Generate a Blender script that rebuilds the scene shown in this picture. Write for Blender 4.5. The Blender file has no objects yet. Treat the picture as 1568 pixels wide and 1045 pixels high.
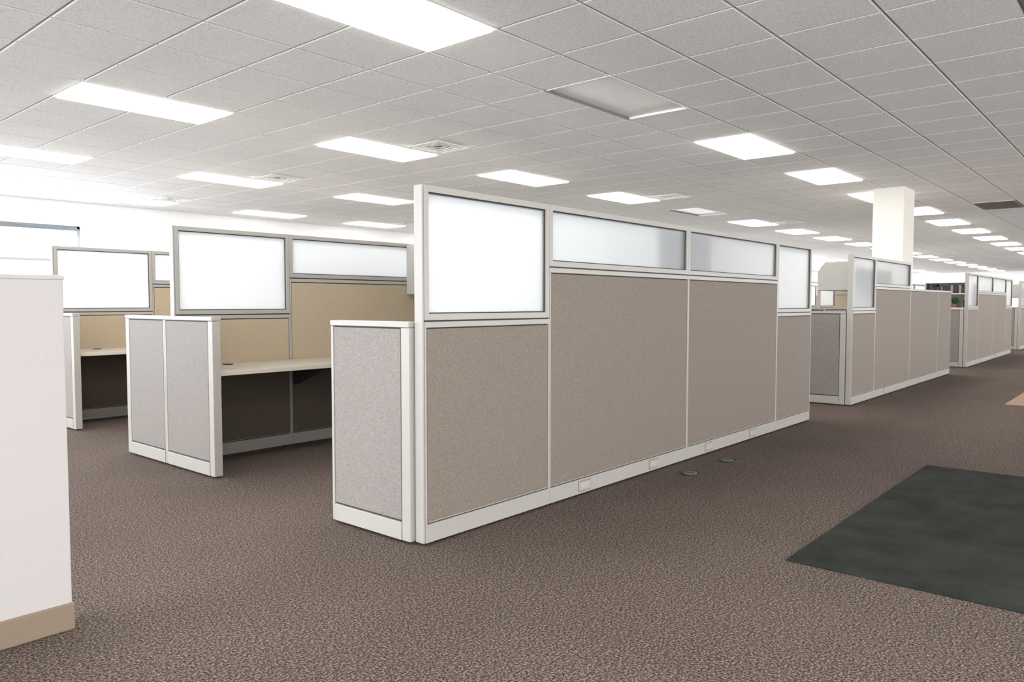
import bpy, bmesh, math, random
from mathutils import Vector
random.seed(4)
scene = bpy.context.scene
CEIL = 2.85
H = 1.2

# ------------------------------------------------------------------ materials
def new_mat(name):
    m = bpy.data.materials.new(name); m.use_nodes = True
    nt = m.node_tree
    b = nt.nodes['Principled BSDF']
    return m, nt, b
def coords(nt, scale=(1,1,1)):
    tc = nt.nodes.new('ShaderNodeTexCoord')
    mp = nt.nodes.new('ShaderNodeMapping'); mp.inputs['Scale'].default_value = scale
    nt.links.new(tc.outputs['Object'], mp.inputs['Vector'])
    return mp.outputs['Vector']
def noise(nt, vec, scale, detail=2, rough=0.5):
    n = nt.nodes.new('ShaderNodeTexNoise')
    n.inputs['Scale'].default_value = scale; n.inputs['Detail'].default_value = detail
    n.inputs['Roughness'].default_value = rough
    nt.links.new(vec, n.inputs['Vector'])
    return n.outputs['Fac']
def ramp(nt, fac, stops):
    r = nt.nodes.new('ShaderNodeValToRGB')
    els = r.color_ramp.elements
    while len(els) < len(stops): els.new(0.5)
    for e, (p, c) in zip(els, stops):
        e.position = p; e.color = (*c, 1)
    nt.links.new(fac, r.inputs['Fac'])
    return r.outputs['Color']
def bump(nt, b, h, strength, dist):
    bn = nt.nodes.new('ShaderNodeBump')
    bn.inputs['Strength'].default_value = strength; bn.inputs['Distance'].default_value = dist
    nt.links.new(h, bn.inputs['Height']); nt.links.new(bn.outputs['Normal'], b.inputs['Normal'])
def mixc(nt, a, bb, fac, mode='MULTIPLY'):
    m = nt.nodes.new('ShaderNodeMix'); m.data_type = 'RGBA'; m.blend_type = mode
    m.inputs['Factor'].default_value = fac
    nt.links.new(a, m.inputs['A']); nt.links.new(bb, m.inputs['B'])
    return m.outputs['Result']
def simple(name, col, rough=0.5, var=0.04, scale=30, spec=0.4, metal=0, bmp=0.0):
    m, nt, b = new_mat(name)
    v = coords(nt); n = noise(nt, v, scale, 3)
    lo = tuple(c*(1-var) for c in col); hi = tuple(min(1, c*(1+var)) for c in col)
    nt.links.new(ramp(nt, n, [(0.3, lo), (0.7, hi)]), b.inputs['Base Color'])
    b.inputs['Roughness'].default_value = rough
    b.inputs['Specular IOR Level'].default_value = spec
    b.inputs['Metallic'].default_value = metal
    if bmp: bump(nt, b, n, bmp, 0.002)
    return m
def fabric(name, col):
    m, nt, b = new_mat(name)
    v = coords(nt)
    n1 = noise(nt, v, 230, 2, 0.6)
    v2 = coords(nt, (1, 1, 0.3)); n2 = noise(nt, v2, 330, 1)
    c1 = ramp(nt, n1, [(0.34, tuple(c*0.74 for c in col)), (0.66, tuple(c*1.26 for c in col))])
    c2 = ramp(nt, n2, [(0.38, (0.82,)*3), (0.62, (1, 1, 1))])
    nt.links.new(mixc(nt, c1, c2, 0.9), b.inputs['Base Color'])
    b.inputs['Roughness'].default_value = 0.6
    b.inputs['Specular IOR Level'].default_value = 0.3
    bump(nt, b, n1, 0.35, 0.0015)
    return m
def emis(name, col, strength):
    m, nt, b = new_mat(name)
    v = coords(nt); n = noise(nt, v, 60, 1)
    nt.links.new(ramp(nt, n, [(0.3, tuple(c*0.97 for c in col)), (0.7, col)]), b.inputs['Emission Color'])
    b.inputs['Emission Strength'].default_value = strength
    b.inputs['Base Color'].default_value = (0.9, 0.9, 0.9, 1)
    return m

M_fab = fabric('fabric_taupe', (0.228, 0.19, 0.157))
M_fab_shade = fabric('fabric_underdesk_shade', (0.135, 0.11, 0.09))  # under-desk shade put into the fabric colour
M_fabg = fabric('fabric_grey', (0.255, 0.228, 0.21))
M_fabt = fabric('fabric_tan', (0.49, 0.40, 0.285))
M_trim = simple('trim_warm_grey', (0.395, 0.373, 0.343), 0.38, 0.02)
M_dark = simple('gasket_dark', (0.03, 0.028, 0.026), 0.6)
M_desk = simple('desk_laminate', (0.58, 0.53, 0.45), 0.35, 0.02, 80)
M_bin = simple('bin_paint', (0.44, 0.42, 0.385), 0.45, 0.02)
M_wall = simple('wall_paint', (0.88, 0.88, 0.88), 0.8, 0.01, 5)
M_half = simple('half_wall_paint', (0.49, 0.462, 0.445), 0.7, 0.015, 60, bmp=0.1)
M_base = simple('rubber_base_tan', (0.235, 0.175, 0.125), 0.5, 0.03)
M_white = simple('white_metal', (0.82, 0.81, 0.79), 0.45, 0.01)
M_col = simple('column_paint', (0.78, 0.745, 0.69), 0.7, 0.01, 10)
M_grid = simple('tbar_grid', (0.55, 0.54, 0.52), 0.6, 0.02)
M_lens = emis('light_lens', (1.0, 0.965, 0.91), 15.0)
M_lensoff = simple('light_lens_off', (0.93, 0.92, 0.90), 0.4, 0.02, 12)
M_frame_win = simple('window_frame', (0.35, 0.37, 0.40), 0.4)
M_blind = simple('blind_dark', (0.16, 0.18, 0.2), 0.5)
M_leaf = simple('leaf_green', (0.05, 0.16, 0.04), 0.5, 0.4, 20)
M_pot = simple('pot_terracotta', (0.35, 0.14, 0.08), 0.7)
M_books = []
for i, c in enumerate([(0.04,0.05,0.09),(0.12,0.03,0.03),(0.35,0.33,0.3),(0.03,0.07,0.05),(0.02,0.02,0.02)]):
    M_books.append(simple('book_cover_%d' % i, c, 0.6))
M_tanpatch = simple('tan_patch', (0.33, 0.22, 0.16), 0.9, 0.15, 150, bmp=0.3)

# frosted glass
m, nt, b = new_mat('frosted_glass')
v = coords(nt); n = noise(nt, v, 400, 1)
out = nt.nodes['Material Output']
tr = nt.nodes.new('ShaderNodeBsdfTranslucent'); tr.inputs['Color'].default_value = (0.87, 0.89, 0.90, 1)
b.inputs['Base Color'].default_value = (0.70, 0.715, 0.73, 1); b.inputs['Roughness'].default_value = 0.3
bump(nt, b, n, 0.05, 0.001)
mx = nt.nodes.new('ShaderNodeMixShader'); mx.inputs[0].default_value = 0.7
nt.links.new(b.outputs[0], mx.inputs[1]); nt.links.new(tr.outputs[0], mx.inputs[2])
nt.links.new(mx.outputs[0], out.inputs['Surface'])
M_glass = m

# ceiling tile
m, nt, b = new_mat('ceiling_tile')
v = coords(nt)
n1 = noise(nt, v, 150, 2, 0.7); n2 = noise(nt, v, 1.3, 2)
c1 = ramp(nt, n1, [(0.34, (0.64,)*3), (0.5, (0.93, 0.93, 0.92))])
c2 = ramp(nt, n2, [(0.3, (0.95,)*3), (0.7, (1, 1, 1))])
ct = mixc(nt, c1, c2, 1)
nt.links.new(ct, b.inputs['Base Color'])
b.inputs['Roughness'].default_value = 0.95; b.inputs['Specular IOR Level'].default_value = 0.1
bump(nt, b, n1, 0.3, 0.003)
M_tile = m

# carpet
m, nt, b = new_mat('carpet')
v = coords(nt)
n1 = noise(nt, v, 115, 3, 0.7)
n2 = noise(nt, v, 42, 2, 0.6)
n3 = noise(nt, v, 1.2, 3)
c1 = ramp(nt, n1, [(0.38, (0.034, 0.027, 0.023)), (0.5, (0.112, 0.086, 0.073)), (0.63, (0.33, 0.265, 0.228))])
c2 = ramp(nt, n2, [(0.35, (0.76, 0.75, 0.75)), (0.65, (1, 1, 1))])
c3 = ramp(nt, n3, [(0.3, (0.86,)*3), (0.7, (1, 1, 1))])
nt.links.new(mixc(nt, mixc(nt, c1, c2, 1), c3, 1), b.inputs['Base Color'])
b.inputs['Roughness'].default_value = 0.95; b.inputs['Specular IOR Level'].default_value = 0.1
bump(nt, b, n1, 0.5, 0.005)
M_carpet = m

# green mat
m, nt, b = new_mat('mat_dark_green')
v = coords(nt)
n1 = noise(nt, v, 3.5, 4, 0.6); n2 = noise(nt, v, 250, 2)
c1 = ramp(nt, n1, [(0.35, (0.019, 0.023, 0.019)), (0.65, (0.038, 0.043, 0.037))])
c2 = ramp(nt, n2, [(0.3, (0.6,)*3), (0.7, (1, 1, 1))])
nt.links.new(mixc(nt, c1, c2, 1), b.inputs['Base Color'])
b.inputs['Roughness'].default_value = 0.9; b.inputs['Specular IOR Level'].default_value = 0.12
bump(nt, b, n2, 0.4, 0.003)
M_mat = m

# ------------------------------------------------------------------ mesh builder
class B:
    def __init__(s, name):
        s.name = name; s.v = []; s.f = []; s.mi = []; s.mats = []
    def mid(s, m):
        if m not in s.mats: s.mats.append(m)
        return s.mats.index(m)
    def box(s, x0, x1, y0, y1, z0, z1, m):
        if x0 > x1: x0, x1 = x1, x0
        if y0 > y1: y0, y1 = y1, y0
        k = len(s.v)
        s.v += [(x0,y0,z0),(x1,y0,z0),(x1,y1,z0),(x0,y1,z0),(x0,y0,z1),(x1,y0,z1),(x1,y1,z1),(x0,y1,z1)]
        for q in [(0,3,2,1),(4,5,6,7),(0,1,5,4),(1,2,6,5),(2,3,7,6),(3,0,4,7)]:
            s.f.append(tuple(k+i for i in q)); s.mi.append(s.mid(m))
    def prism(s, pts, axis, a0, a1, m):
        k = len(s.v); n = len(pts)
        for a in (a0, a1):
            for p in pts:
                if axis == 'z': s.v.append((p[0], p[1], a))
                elif axis == 'x': s.v.append((a, p[0], p[1]))
                else: s.v.append((p[0], a, p[1]))
        s.f.append(tuple(range(k+n-1, k-1, -1))); s.mi.append(s.mid(m))
        s.f.append(tuple(range(k+n, k+2*n))); s.mi.append(s.mid(m))
        for i in range(n):
            j = (i+1) % n
            s.f.append((k+i, k+j, k+n+j, k+n+i)); s.mi.append(s.mid(m))
    def cyl(s, x, y, z0, z1, r, m, n=20, r2=None):
        r2 = r if r2 is None else r2
        k = len(s.v)
        for z, rr in ((z0, r), (z1, r2)):
            for i in range(n):
                a = 2*math.pi*i/n
                s.v.append((x+rr*math.cos(a), y+rr*math.sin(a), z))
        s.f.append(tuple(range(k+n-1, k-1, -1))); s.mi.append(s.mid(m))
        s.f.append(tuple(range(k+n, k+2*n))); s.mi.append(s.mid(m))
        for i in range(n):
            j = (i+1) % n
            s.f.append((k+i, k+j, k+n+j, k+n+i)); s.mi.append(s.mid(m))
    def mesh(s):
        me = bpy.data.meshes.new(s.name); me.from_pydata(s.v, [], s.f)
        for m in s.mats: me.materials.append(m)
        for p, i in zip(me.polygons, s.mi): p.material_index = i
        me.update(); return me
    def done(s, bevel=0.003, loc=None):
        o = bpy.data.objects.new(s.name, s.mesh())
        scene.collection.objects.link(o)
        if loc: o.location = loc
        if bevel:
            md = o.modifiers.new('Bevel', 'BEVEL'); md.width = bevel; md.segments = 2
            md.limit_method = 'ANGLE'; md.angle_limit = math.radians(40)
        return o

TOP = 1.776
LOW = 1.11
T = 0.06
# ------------------------------------------------------------------ cubicle parts
def spine(x0, y0, panels, outlets=(), fab=None, lower=None):
    """partition running along X, front face at y0"""
    fab = fab or M_fab
    o = B('cubicle_partition')
    y1 = y0 + T; ym = (y0+y1)/2
    x = x0
    hs = {'G': TOP, 'g': TOP, 'n': 1.41, 'l': LOW}
    for i, (w, t) in enumerate(panels):
        xa, xb = x, x+w
        ftop = {'G': 1.075, 'g': 1.375, 'n': 1.375, 'l': 1.075}[t]
        o.box(xa+0.004, xb-0.004, y0+0.012, y1-0.012, 0.03, ftop+0.03, M_dark)
        o.box(xa+0.003, xb-0.003, y0-0.003, y1+0.003, 0.014, 0.105, M_trim)
        o.box(xa+0.02, xb-0.02, y0-0.001, y1+0.001, 0.112, 0.116, M_trim)
        for fx in (xa+0.06, xb-0.06): o.cyl(fx, ym, 0.0, 0.02, 0.018, M_dark, 12)
        for (fy0, fy1) in ((y0+0.001, ym-0.002), (ym+0.002, y1-0.001)):
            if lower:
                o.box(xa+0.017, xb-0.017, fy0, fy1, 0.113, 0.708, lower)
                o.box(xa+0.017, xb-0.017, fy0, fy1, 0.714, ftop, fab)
            else:
                o.box(xa+0.017, xb-0.017, fy0, fy1, 0.113, ftop, fab)
        o.box(xa+0.001, xa+0.012, y0-0.002, y1+0.002, 0.014, ftop+0.03, M_trim)
        o.box(xb-0.012, xb-0.001, y0-0.002, y1+0.002, 0.014, ftop+0.03, M_trim)
        o.box(xa+0.0, xb-0.0, y0-0.003, y1+0.003, ftop+0.007, ftop+0.035, M_trim)
        if t in 'Gg':
            g0 = ftop+0.043; fw = 0.032
            o.box(xa+0.003, xb-0.003, y0+0.008, y1-0.008, ftop+0.034, g0+0.002, M_dark)
            o.box(xa+.001, xa+fw, y0, y1, g0, TOP, M_trim)
            o.box(xb-fw, xb-.001, y0, y1, g0, TOP, M_trim)
            o.box(xa+fw-.001, xb-fw+.001, y0, y1, g0, g0+fw, M_trim)
            o.box(xa+fw-.001, xb-fw+.001, y0, y1, TOP-fw, TOP, M_trim)
            gs = 0.006
            a, b_, c, d = xa+fw, xb-fw, g0+fw, TOP-fw
            for yy in (y0+0.010, y1-0.016):
                o.box(a, a+gs, yy, yy+0.006, c, d, M_dark); o.box(b_-gs, b_, yy, yy+0.006, c, d, M_dark)
                o.box(a, b_, yy, yy+0.006, c, c+gs, M_dark); o.box(a, b_, yy, yy+0.006, d-gs, d, M_dark)
            o.box(a+0.001, b_-0.001, ym-0.003, ym+0.003, c+0.001, d-0.001, M_glass)
        x = xb
    o.box(x0-0.012, x0-0.001, y0+0.002, y1-0.002, 0.014, hs[panels[0][1]], M_trim)
    o.box(x+0.001, x+0.012, y0+0.002, y1-0.002, 0.014, hs[panels[-1][1]] , M_trim)
    for ox in outlets:
        o.box(ox-0.066, ox+0.066, y0-0.0045, y0-0.0025, 0.027, 0.094, M_base)
        o.box(ox-0.06, ox+0.06, y0-0.008, y0-0.002, 0.033, 0.088, M_trim)
        o.box(ox-0.045, ox+0.045, y0-0.0100, y0-0.006, 0.045, 0.078, M_bin)
    o.done(0.0025)
    return x

def end_panel(x0, ya, yb, fab=None, wide=None):
    fab = fab or M_fabg
    o = B('cubicle_end_panel')
    x1 = x0+T; xm = (x0+x1)/2
    o.box(x0+0.012, x1-0.012, ya+0.004, yb-0.004, 0.03, LOW-0.02, M_dark)
    wa = 0.062 if wide == 'a' else 0.02
    wb = 0.062 if wide == 'b' else 0.02
    o.box(x0, x1, ya, ya+wa, 0.014, LOW-0.03, M_trim)
    o.box(x0, x1, yb-wb, yb, 0.014, LOW-0.03, M_trim)
    o.box(x0-0.003, x1+0.003, ya+wa+0.003, yb-wb-0.003, 0.014, 0.105, M_trim)
    o.box(x0+0.001, xm-0.002, ya+wa+0.006, yb-wb-0.006, 0.114, LOW-0.036, fab)
    o.box(xm+0.002, x1-0.001, ya+wa+0.006, yb-wb-0.006, 0.114, LOW-0.036, fab)
    o.box(x0-0.004, x1+0.004, ya, yb, LOW-0.028, LOW, M_trim)
    for fy in (ya+0.06, yb-0.06): o.cyl(xm, fy, 0, 0.02, 0.018, M_dark, 12)
    o.done(0.003)

def desk(x0, x1, ya, yb, wall_y, brackets=()):
    o = B('cubicle_desk')
    o.box(x0, x1, ya, yb, 0.70, 0.732, M_desk)
    s = -1 if wall_y > (ya+yb)/2 else 1
    for bx in brackets:
        if s < 0: pts = [(wall_y-0.004, 0.698), (wall_y-0.42, 0.698), (wall_y-0.42, 0.67), (wall_y-0.05, 0.52), (wall_y-0.004, 0.52)]
        else: pts = [(wall_y+0.004, 0.698), (wall_y+0.42, 0.698), (wall_y+0.42, 0.67), (wall_y+0.05, 0.52), (wall_y+0.004, 0.52)]
        o.prism(pts, 'x', bx-0.012, bx+0.012, M_dark)
    for gx in (x0+0.35, x1-0.5):
        o.cyl(gx, wall_y+s*0.12, 0.732, 0.737, 0.04, M_dark, 20)
    o.done(0.004)

def obin(x0, x1, ya, yb, z0, z1, front='lo'):
    o = B('overhead_bin')
    def prof(inset):
        d = yb-ya-inset
        pts = [(0, z0+inset), (d, z0+inset), (d, z0+0.6*(z1-z0)), (d*0.93, z1-0.07), (d*0.78, z1-inset-0.005), (0, z1-inset)]
        if front == 'hi': return [(ya+p, z) for p, z in pts]
        return [(yb-p, z) for p, z in pts]
    o.prism(prof(0), 'x', x0, x0+0.022, M_bin)
    o.prism(prof(0), 'x', x1-0.022, x1, M_bin)
    o.prism(prof(0.012), 'x', x0+0.024, x1-0.024, M_trim)
    o.box(x0+0.024, x1-0.024, ya+0.01, yb-0.01, z0-0.004, z0+0.012, M_bin)
    o.box((x0+x1)/2-0.06, (x0+x1)/2+0.06, (ya-0.008) if front == 'lo' else yb-0.012, (ya+0.012) if front == 'lo' else yb+0.008, z0+0.03, z0+0.045, M_dark)
    o.done(0.003)

W1 = [(0.99, 'G'), (1.70, 'g'), (1.73, 'g'), (0.89, 'G')]
W2 = [(0.97, 'G'), (1.70, 'g'), (1.70, 'g'), (0.80, 'G')]
W3 = [(0.91, 'G'), (1.72, 'g'), (1.73, 'n'), (0.95, 'n')]

# row 1, block 1
xe = spine(2.515, 2.735, W1, outlets=(3.86, 4.71, 5.57, 6.41))
end_panel(2.475, 2.802, 3.44, wide='a')
end_panel(xe-0.05, 2.802, 3.44)
desk(2.54, 5.15, 2.80, 3.41, 2.795, (3.49,)); desk(5.25, xe-0.055, 2.80, 3.41, 2.795, (6.9,))
obin(4.78, 5.64, 2.80, 3.12, 1.32, 1.74, 'hi')
# row 1 blocks 2-4
for bx, yy, ww in ((9.27, 2.765, W3), (16.25, 2.80, W1), (23.3, 2.83, W1), (30.3, 2.83, W1)):
    e = spine(bx+0.0, yy, ww, outlets=(bx+1.4, bx+3.2))
    end_panel(bx-0.03, yy+0.066, yy+0.70, wide='a')
    end_panel(e-0.05, yy+0.066, yy+0.70)
    if bx == 9.27:
        desk(bx+0.035, 11.68, yy+0.066, yy+0.67, yy+0.06, (bx+1,))
        desk(12.34, e-0.055, yy+0.066, yy+0.67, yy+0.06, (bx+4,))
    elif bx == 16.25:
        desk(17.25, e-0.055, yy+0.066, yy+0.67, yy+0.06, (bx+3,))
    else:
        desk(bx+0.035, e-0.055, yy+0.066, yy+0.67, yy+0.06, (bx+1, bx+3))
    if bx != 16.25:
        obin(bx+0.15, bx+1.7, yy+0.064, yy+0.46, 1.36, 1.70, 'hi')
# row 2, 3
for ri, (ys, xs) in enumerate(((5.56, 2.55), (8.42, 2.68))):
    for k, off in enumerate((0, 6.85, 13.8, 20.8)):
        x0 = xs+off
        ym = ys+0.03
        e = spine(x0+0.076, ys, W2, fab=M_fabt, lower=M_fab_shade)  # tiles below desk height carry the painted shade
        end_panel(x0, ys-0.68, ym-0.001, wide='a'); end_panel(x0, ym+0.001, ys+0.70, wide='b')
        end_panel(e+0.016, ys-0.68, ym-0.001); end_panel(e+0.016, ym+0.001, ys+0.70)
        desk(x0+0.065, e+0.01, ys-0.65, ys-0.004, ys, (x0+1.07, x0+2.8, x0+4.4))
        desk(x0+0.065, e+0.01, ys+T+0.004, ys+0.67, ys+T, (x0+1.07, x0+2.8))
        obin(x0+2.33, x0+4.1, ys-0.37, ys-0.004, 1.29, 1.765, 'lo')

# ------------------------------------------------------------------ half wall (left foreground)
o = B('half_wall')
o.box(-3.0, 1.017, 3.02, 3.14, 0, 1.295, M_half)
o.box(-3.0, 1.021, 3.016, 3.144, 1.285, 1.303, M_half)
o.box(-3.0, 1.023, 3.012, 3.148, 0, 0.10, M_base)
o.done(0.004)

# ------------------------------------------------------------------ bookcase & plant in far cubicle
o = B('bookcase')
bx0, bx1, by0, by1 = 16.85, 17.15, 2.87, 3.66
o.box(bx1-0.012, bx1, by0, by1, 0, 1.62, M_bin)
for yy in (by0, by1-0.02): o.box(bx0, bx1-0.012, yy, yy+0.02, 0, 1.62, M_bin)
for z in (0.04, 0.42, 0.80, 1.10, 1.38, 1.60): o.box(bx0, bx1-0.012, by0+0.02, by1-0.02, z, z+0.02, M_white)
case = o.done(0.002)
o = B('books')
for z, hh in ((1.12, 0.2), (1.40, 0.18), (0.82, 0.24)):
    y = by0+0.03
    while y < by1-0.08:
        w = random.uniform(0.02, 0.05)
        if z == 1.12 and 0.10 < y-by0 < 0.42:
            y += 0.05; continue
        o.box(bx0+random.uniform(0.01, 0.04), bx1-0.02, y, y+w, z, z+hh*random.uniform(0.7, 1), random.choice(M_books))
        y += w+0.002
bk = o.done(0.001); bk.parent = case
o = B('potted_plant')
px, py, pz = 16.94, 3.15, 1.12
o.cyl(px, py, pz, pz+0.07, 0.035, M_pot, 16, 0.05)
for i in range(46):
    a = random.uniform(0, 6.28); l = random.uniform(0.06, 0.15); zt = pz+0.07+random.uniform(0.02, 0.14)
    dx, dy = math.cos(a)*0.55, math.sin(a); k = len(o.v)
    o.v += [(px, py, pz+0.06), (px+dx*l*.5-dy*.022, py+dy*l*.5+dx*.022, zt), (px+dx*l, py+dy*l, zt-0.02), (px+dx*l*.5+dy*.022, py+dy*l*.5-dx*.022, zt)]
    o.f.append((k, k+1, k+2, k+3)); o.mi.append(o.mid(M_leaf))
o.done(0)

# ------------------------------------------------------------------ room shell
X0, X1, Y0, Y1 = -6.0, 46.0, -6.0, 13.5
o = B('floor'); o.box(X0, X1, Y0, Y1, -0.1, 0, M_carpet); o.done(0)

GX, GY, S = 2.24, 3.10, 0.61
skip = set()
lights = []
for r, yk in enumerate((-10, -5, 0, 5, 10, 15)):
    for k in range(-3, 18):
        m_ = k*4
        on = True
        if yk == 0 and k == 1: on = False
        if yk == 5 and k == 4: on = False
        if yk == -5 and k in (1, 2, 4, 5, 7): on = False
        if yk == -10 and k % 2: on = False
        xx, yy = GX+m_*S, GY+yk*S
        if xx < X0+0.3 or xx+1.3 > X1 or yy < Y0+.2 or yy+.7 > Y1: continue
        skip.add((m_, yk)); skip.add((m_+1, yk)); lights.append((xx, yy, on))
vents = []
for j in range(-1, 8):
    for yk in (4, 9, 14):
        m_ = 5+8*j
        vents.append((GX+m_*S, GY+yk*S)); skip.add((m_, yk))
grilles = [(20, -2)]
for g in grilles: skip.add(g); skip.add((g[0]+1, g[1]))
o = B('ceiling')
o.box(X0, X1, Y0, Y1, CEIL+0.07, CEIL+0.15, M_grid)
for m_ in range(-14, 73):
    for n_ in range(-16, 18):
        if (m_, n_) in skip: continue
        fa, fb = GX+m_*S, GY+n_*S
        fc, fd = min(fa+S, X1), min(fb+S, Y1)
        fa, fb = max(fa, X0), max(fb, Y0)
        if fc-fa < 0.03 or fd-fb < 0.03: continue
        g = 0.0065
        xa, xb, ya, yb = fa+g, fc-g, fb+g, fd-g
        k = len(o.v); c = 0.006; z0, z1, z2 = CEIL, CEIL+0.004, CEIL+0.0118
        o.v += [(xa+c,ya+c,z0),(xb-c,ya+c,z0),(xb-c,yb-c,z0),(xa+c,yb-c,z0),
                (xa,ya,z1),(xb,ya,z1),(xb,yb,z1),(xa,yb,z1),
                (xa,ya,z2),(xb,ya,z2),(xb,yb,z2),(xa,yb,z2),
                (fa,fb,z2),(fc,fb,z2),(fc,fd,z2),(fa,fd,z2)]
        mi = o.mid(M_tile); gi = o.mid(M_grid)
        o.f.append((k,k+3,k+2,k+1)); o.mi.append(mi)
        for i in range(4):
            j = (i+1) % 4
            o.f.append((k+i,k+j,k+4+j,k+4+i)); o.mi.append(mi)
            o.f.append((k+4+i,k+4+j,k+8+j,k+8+i)); o.mi.append(mi)
            o.f.append((k+8+i,k+8+j,k+12+j,k+12+i)); o.mi.append(gi)
o.done(0)

def fixture_on():
    o = B('ceiling_light')
    w, d = 2*S, S; f = 0.022; g = 0.002
    z0, z1 = -0.004, 0.0115
    o.box(g, w-g, g, f, z0, z1, M_white); o.box(g, w-g, d-f, d-g, z0, z1, M_white)
    o.box(g, f, f, d-f, z0, z1, M_white); o.box(w-f, w-g, f, d-f, z0, z1, M_white)
    o.box(f+.002, w-f-.002, f+.002, d-f-.002, -0.016, 0.008, M_lens)
    return o.mesh()
def fixture_off():
    o = B('ceiling_light')
    w, d = 2*S, S; f = 0.02; g = 0.0
    o.box(g, w-g, g, f, -0.003, 0.055, M_white)
    o.box(g, w-g, d-f, d-g, -0.002, 0.055, M_blind)
    o.box(g, f, f, d-f, -0.003, 0.055, M_white); o.box(w-f, w-g, f, d-f, -0.004, 0.055, M_white)
    o.box(f, w-f, f, d-f, 0.014, 0.022, M_lensoff)
    return o.mesh()
me_on, me_off = fixture_on(), fixture_off()
for x, y, on in lights:
    ob = bpy.data.objects.new('ceiling_light', me_on if on else me_off)
    ob.location = (x, y, CEIL); scene.collection.objects.link(ob)

o = B('air_vent')
g = 0.0
o.box(g, S-g, g, S-g, 0.006, 0.0115, M_white)
for i in range(4):
    a = 0.07+i*0.055; b_ = S-a; t = 0.02; z0 = -0.012+i*0.003; z1 = 0.0055
    for (q0, q1, r0, r1) in ((a, b_, a, a+t), (a, b_, b_-t, b_), (a, a+t, a+t, b_-t), (b_-t, b_, a+t, b_-t)):
        o.box(q0, q1, r0, r1, z0, z0+0.006, M_white)
    if i == 2: o.box(a+t, b_-t, a+t, b_-t, 0.0045, 0.0055, M_blind)
vm = o.mesh()
for x, y in vents:
    if x+S > X1 or x < X0 or y+S > Y1: continue
    ob = bpy.data.objects.new('air_vent', vm); ob.location = (x, y, CEIL); scene.collection.objects.link(ob)
for m_, n_ in grilles:
    o = B('return_air_grille')
    x, y = GX+m_*S, GY+n_*S
    o.box(x+.0, x+2*S-.0, y+.0, y+S-.0, CEIL+0.004, CEIL+0.0115, M_blind)
    for i in range(20):
        yy = y+0.03+i*0.028
        o.box(x+.02, x+2*S-.02, yy, yy+0.008, CEIL-0.004, CEIL+0.004, M_base)
    for (a, b_, c, d) in ((x+.005, x+.03, y+.005, y+S-.005), (x+2*S-.03, x+2*S-.005, y+.005, y+S-.005)):
        o.box(a, b_, c, d, CEIL-0.006, CEIL+0.011, M_white)
    o.done(0)

def area(name, loc, rot, sx, sy, radiance, col):
    l = bpy.data.lights.new(name, 'AREA'); l.shape = 'RECTANGLE'; l.size = sx; l.size_y = sy
    l.energy = radiance*math.pi*sx*sy; l.color = col
    ob = bpy.data.objects.new(name, l); ob.location = loc; ob.rotation_euler = rot
    scene.collection.objects.link(ob)

wn = [0]
def wall_along_x(name, y, thick, wins, inward, rad, col):
    o = B(name)
    ya, yb = (y, y+thick) if thick > 0 else (y+thick, y)
    x = X0
    for a, b_, z0, z1 in wins:
        o.box(x, a, ya, yb, 0, CEIL+.1, M_wall)
        o.box(a, b_, ya, yb, 0, z0, M_wall); o.box(a, b_, ya, yb, z1, CEIL+.1, M_wall)
        x = b_
    o.box(x, X1, ya, yb, 0, CEIL+.1, M_wall)
    o.done(0)
    for a, b_, z0, z1 in wins:
        wn[0] += 1
        w = B('window_%d' % wn[0])
        c0, c1 = y+thick*0.35, y+thick*0.6
        f = 0.045
        w.box(a, b_, c0, c1, z0, z0+f, M_frame_win); w.box(a, b_, c0, c1, z1-f, z1, M_frame_win)
        w.box(a, a+f, c0, c1, z0, z1, M_frame_win); w.box(b_-f, b_, c0, c1, z0, z1, M_frame_win)
        zm = z0+(z1-z0)*0.64
        w.box(a+f, b_-f, c0, c1, zm-0.02, zm+0.02, M_frame_win)
        n = max(1, round((b_-a)/3.2))
        for i in range(1, n):
            xx = a+(b_-a)*i/n; w.box(xx-0.02, xx+0.02, c0, c1, z0+f, z1-f, M_frame_win)
        bb0, bb1 = y+thick*0.08, y+thick*0.3
        w.box(a+f, b_-f, bb0, bb1, z1-0.075, z1-0.03, M_blind)
        for i in range(4): w.box(a+f, b_-f, bb0, bb1, z1-0.09-i*0.012, z1-0.085-i*0.012, M_frame_win)
        w.box(a-0.02, b_+0.02, y-0.03 if inward < 0 else y-0.001, y+0.001 if inward < 0 else y+0.03, z0-0.03, z0, M_white)
        w.done(0.002)
        rx = math.radians(-90) if inward < 0 else math.radians(90)
        r = rad if a < 18.5 else rad*1.5
        area('daylight_fill', ((a+b_)/2, y+thick*1.3, (z0+z1)/2), (rx, 0, 0), (b_-a), (z1-z0), r, col)
COOL = (0.88, 0.94, 1.0)
wall_along_x('wall_back', Y1, 0.2, [(-5.5, -1.2, 0.9, 2.46), (-0.6, 4.84, 0.9, 2.46), (13.5, 21, 0.9, 2.3), (22, 31, 0.9, 2.3), (32, 44, 0.9, 2.3)], -1, 10, COOL)
wall_along_x('wall_front', Y0, -0.2, [(-5.4, 1.5, 0.5, 2.7), (2.1, 9.5, 0.5, 2.7), (10.1, 18, 0.5, 2.7), (19, 28, 0.5, 2.7), (29, 40, 0.5, 2.7)], 1, 3.7, (1.0, 0.96, 0.92))  # unseen windows behind the camera, added to brighten ceiling and panels
o = B('wall_left')
wins = [(-5.2, 1.5, 0.5, 2.7), (2.1, 8.0, 0.5, 2.7), (8.6, 13.0, 0.5, 2.7)]  # unseen side windows, added as fill light
y = Y0
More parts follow.
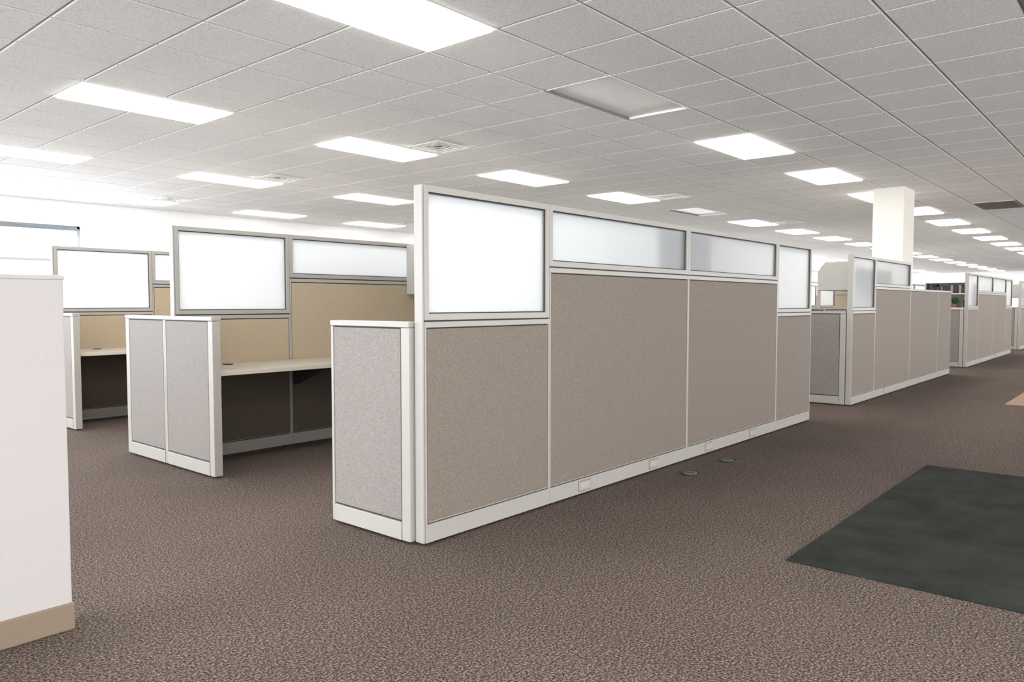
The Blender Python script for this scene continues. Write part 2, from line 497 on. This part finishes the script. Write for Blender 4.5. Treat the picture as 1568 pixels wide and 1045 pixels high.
for a, b_, z0, z1 in wins:
    o.box(X0-0.2, X0, y, a, 0, CEIL+.1, M_wall); o.box(X0-0.2, X0, a, b_, 0, z0, M_wall); o.box(X0-0.2, X0, a, b_, z1, CEIL+.1, M_wall); y = b_
o.box(X0-0.2, X0, y, Y1, 0, CEIL+.1, M_wall); o.done(0)
for a, b_, z0, z1 in wins:
    wn[0] += 1
    w = B('window_%d' % wn[0]); f = 0.045; c0, c1 = X0-0.12, X0-0.07
    w.box(c0, c1, a, b_, z0, z0+f, M_frame_win); w.box(c0, c1, a, b_, z1-f, z1, M_frame_win)
    for i in range(4):
        yy = a+(b_-a-f)*i/3; w.box(c0, c1, yy, yy+f, z0+f, z1-f, M_frame_win)
    w.done(0.002)
    area('daylight_fill', (X0-0.26, (a+b_)/2, (z0+z1)/2), (0, math.radians(-90), 0), (z1-z0), (b_-a), 9, COOL)
o = B('wall_right'); o.box(X1, X1+0.2, Y0, Y1, 0, CEIL+.1, M_wall); o.done(0)
o = B('baseboard_back'); o.box(X0, X1, Y1-0.012, Y1, 0, 0.1, M_base); o.done(0.002)
o = B('baseboard_right'); o.box(X1-0.012, X1, Y0, Y1-0.02, 0, 0.1, M_base); o.done(0.002)

# column
o = B('structural_column')
o.box(11.72, 12.30, 2.838, 3.25, 0, CEIL+0.002, M_col)
o.box(11.712, 12.308, 2.832, 3.258, 0, 0.1, M_base)
o.done(0.008)

o = B('entrance_mat'); o.box(3.47, 6.22, -0.6, 1.31, 0.0, 0.006, M_mat)
o.done(0.002)
o = B('tan_floor_patch'); o.box(10.6, 13.0, -0.4, 1.42, 0.0, 0.006, M_tanpatch); o.done(0.002)  # thin tan slab laid on the carpet
for fx, fy in ((4.82, 2.50), (5.41, 2.50)):
    o = B('floor_outlet_cover')
    o.cyl(fx, fy, 0, 0.007, 0.075, M_dark, 32, 0.068)
    o.cyl(fx, fy, 0.007, 0.010, 0.045, M_blind, 24)
    o.box(fx-0.012, fx+0.012, fy-0.03, fy+0.03, 0.010, 0.012, M_dark)
    o.done(0)

# ------------------------------------------------------------------ world
w = bpy.data.worlds.new('World'); scene.world = w; w.use_nodes = True
bg = w.node_tree.nodes['Background']; bg.inputs['Color'].default_value = (0.85, 0.92, 1, 1); bg.inputs['Strength'].default_value = 3

# ------------------------------------------------------------------ camera
cam = bpy.data.cameras.new('camera'); co = bpy.data.objects.new('camera', cam)
scene.collection.objects.link(co)
cam.sensor_width = 36; cam.lens = 26.63; cam.clip_end = 200
co.location = (0, 0, H)
co.rotation_euler = (math.radians(90-2.83), 0, math.radians(40.8-90))
scene.camera = co
scene.view_settings.view_transform = 'Standard'
scene.view_settings.look = 'None'
scene.view_settings.exposure = 0.0
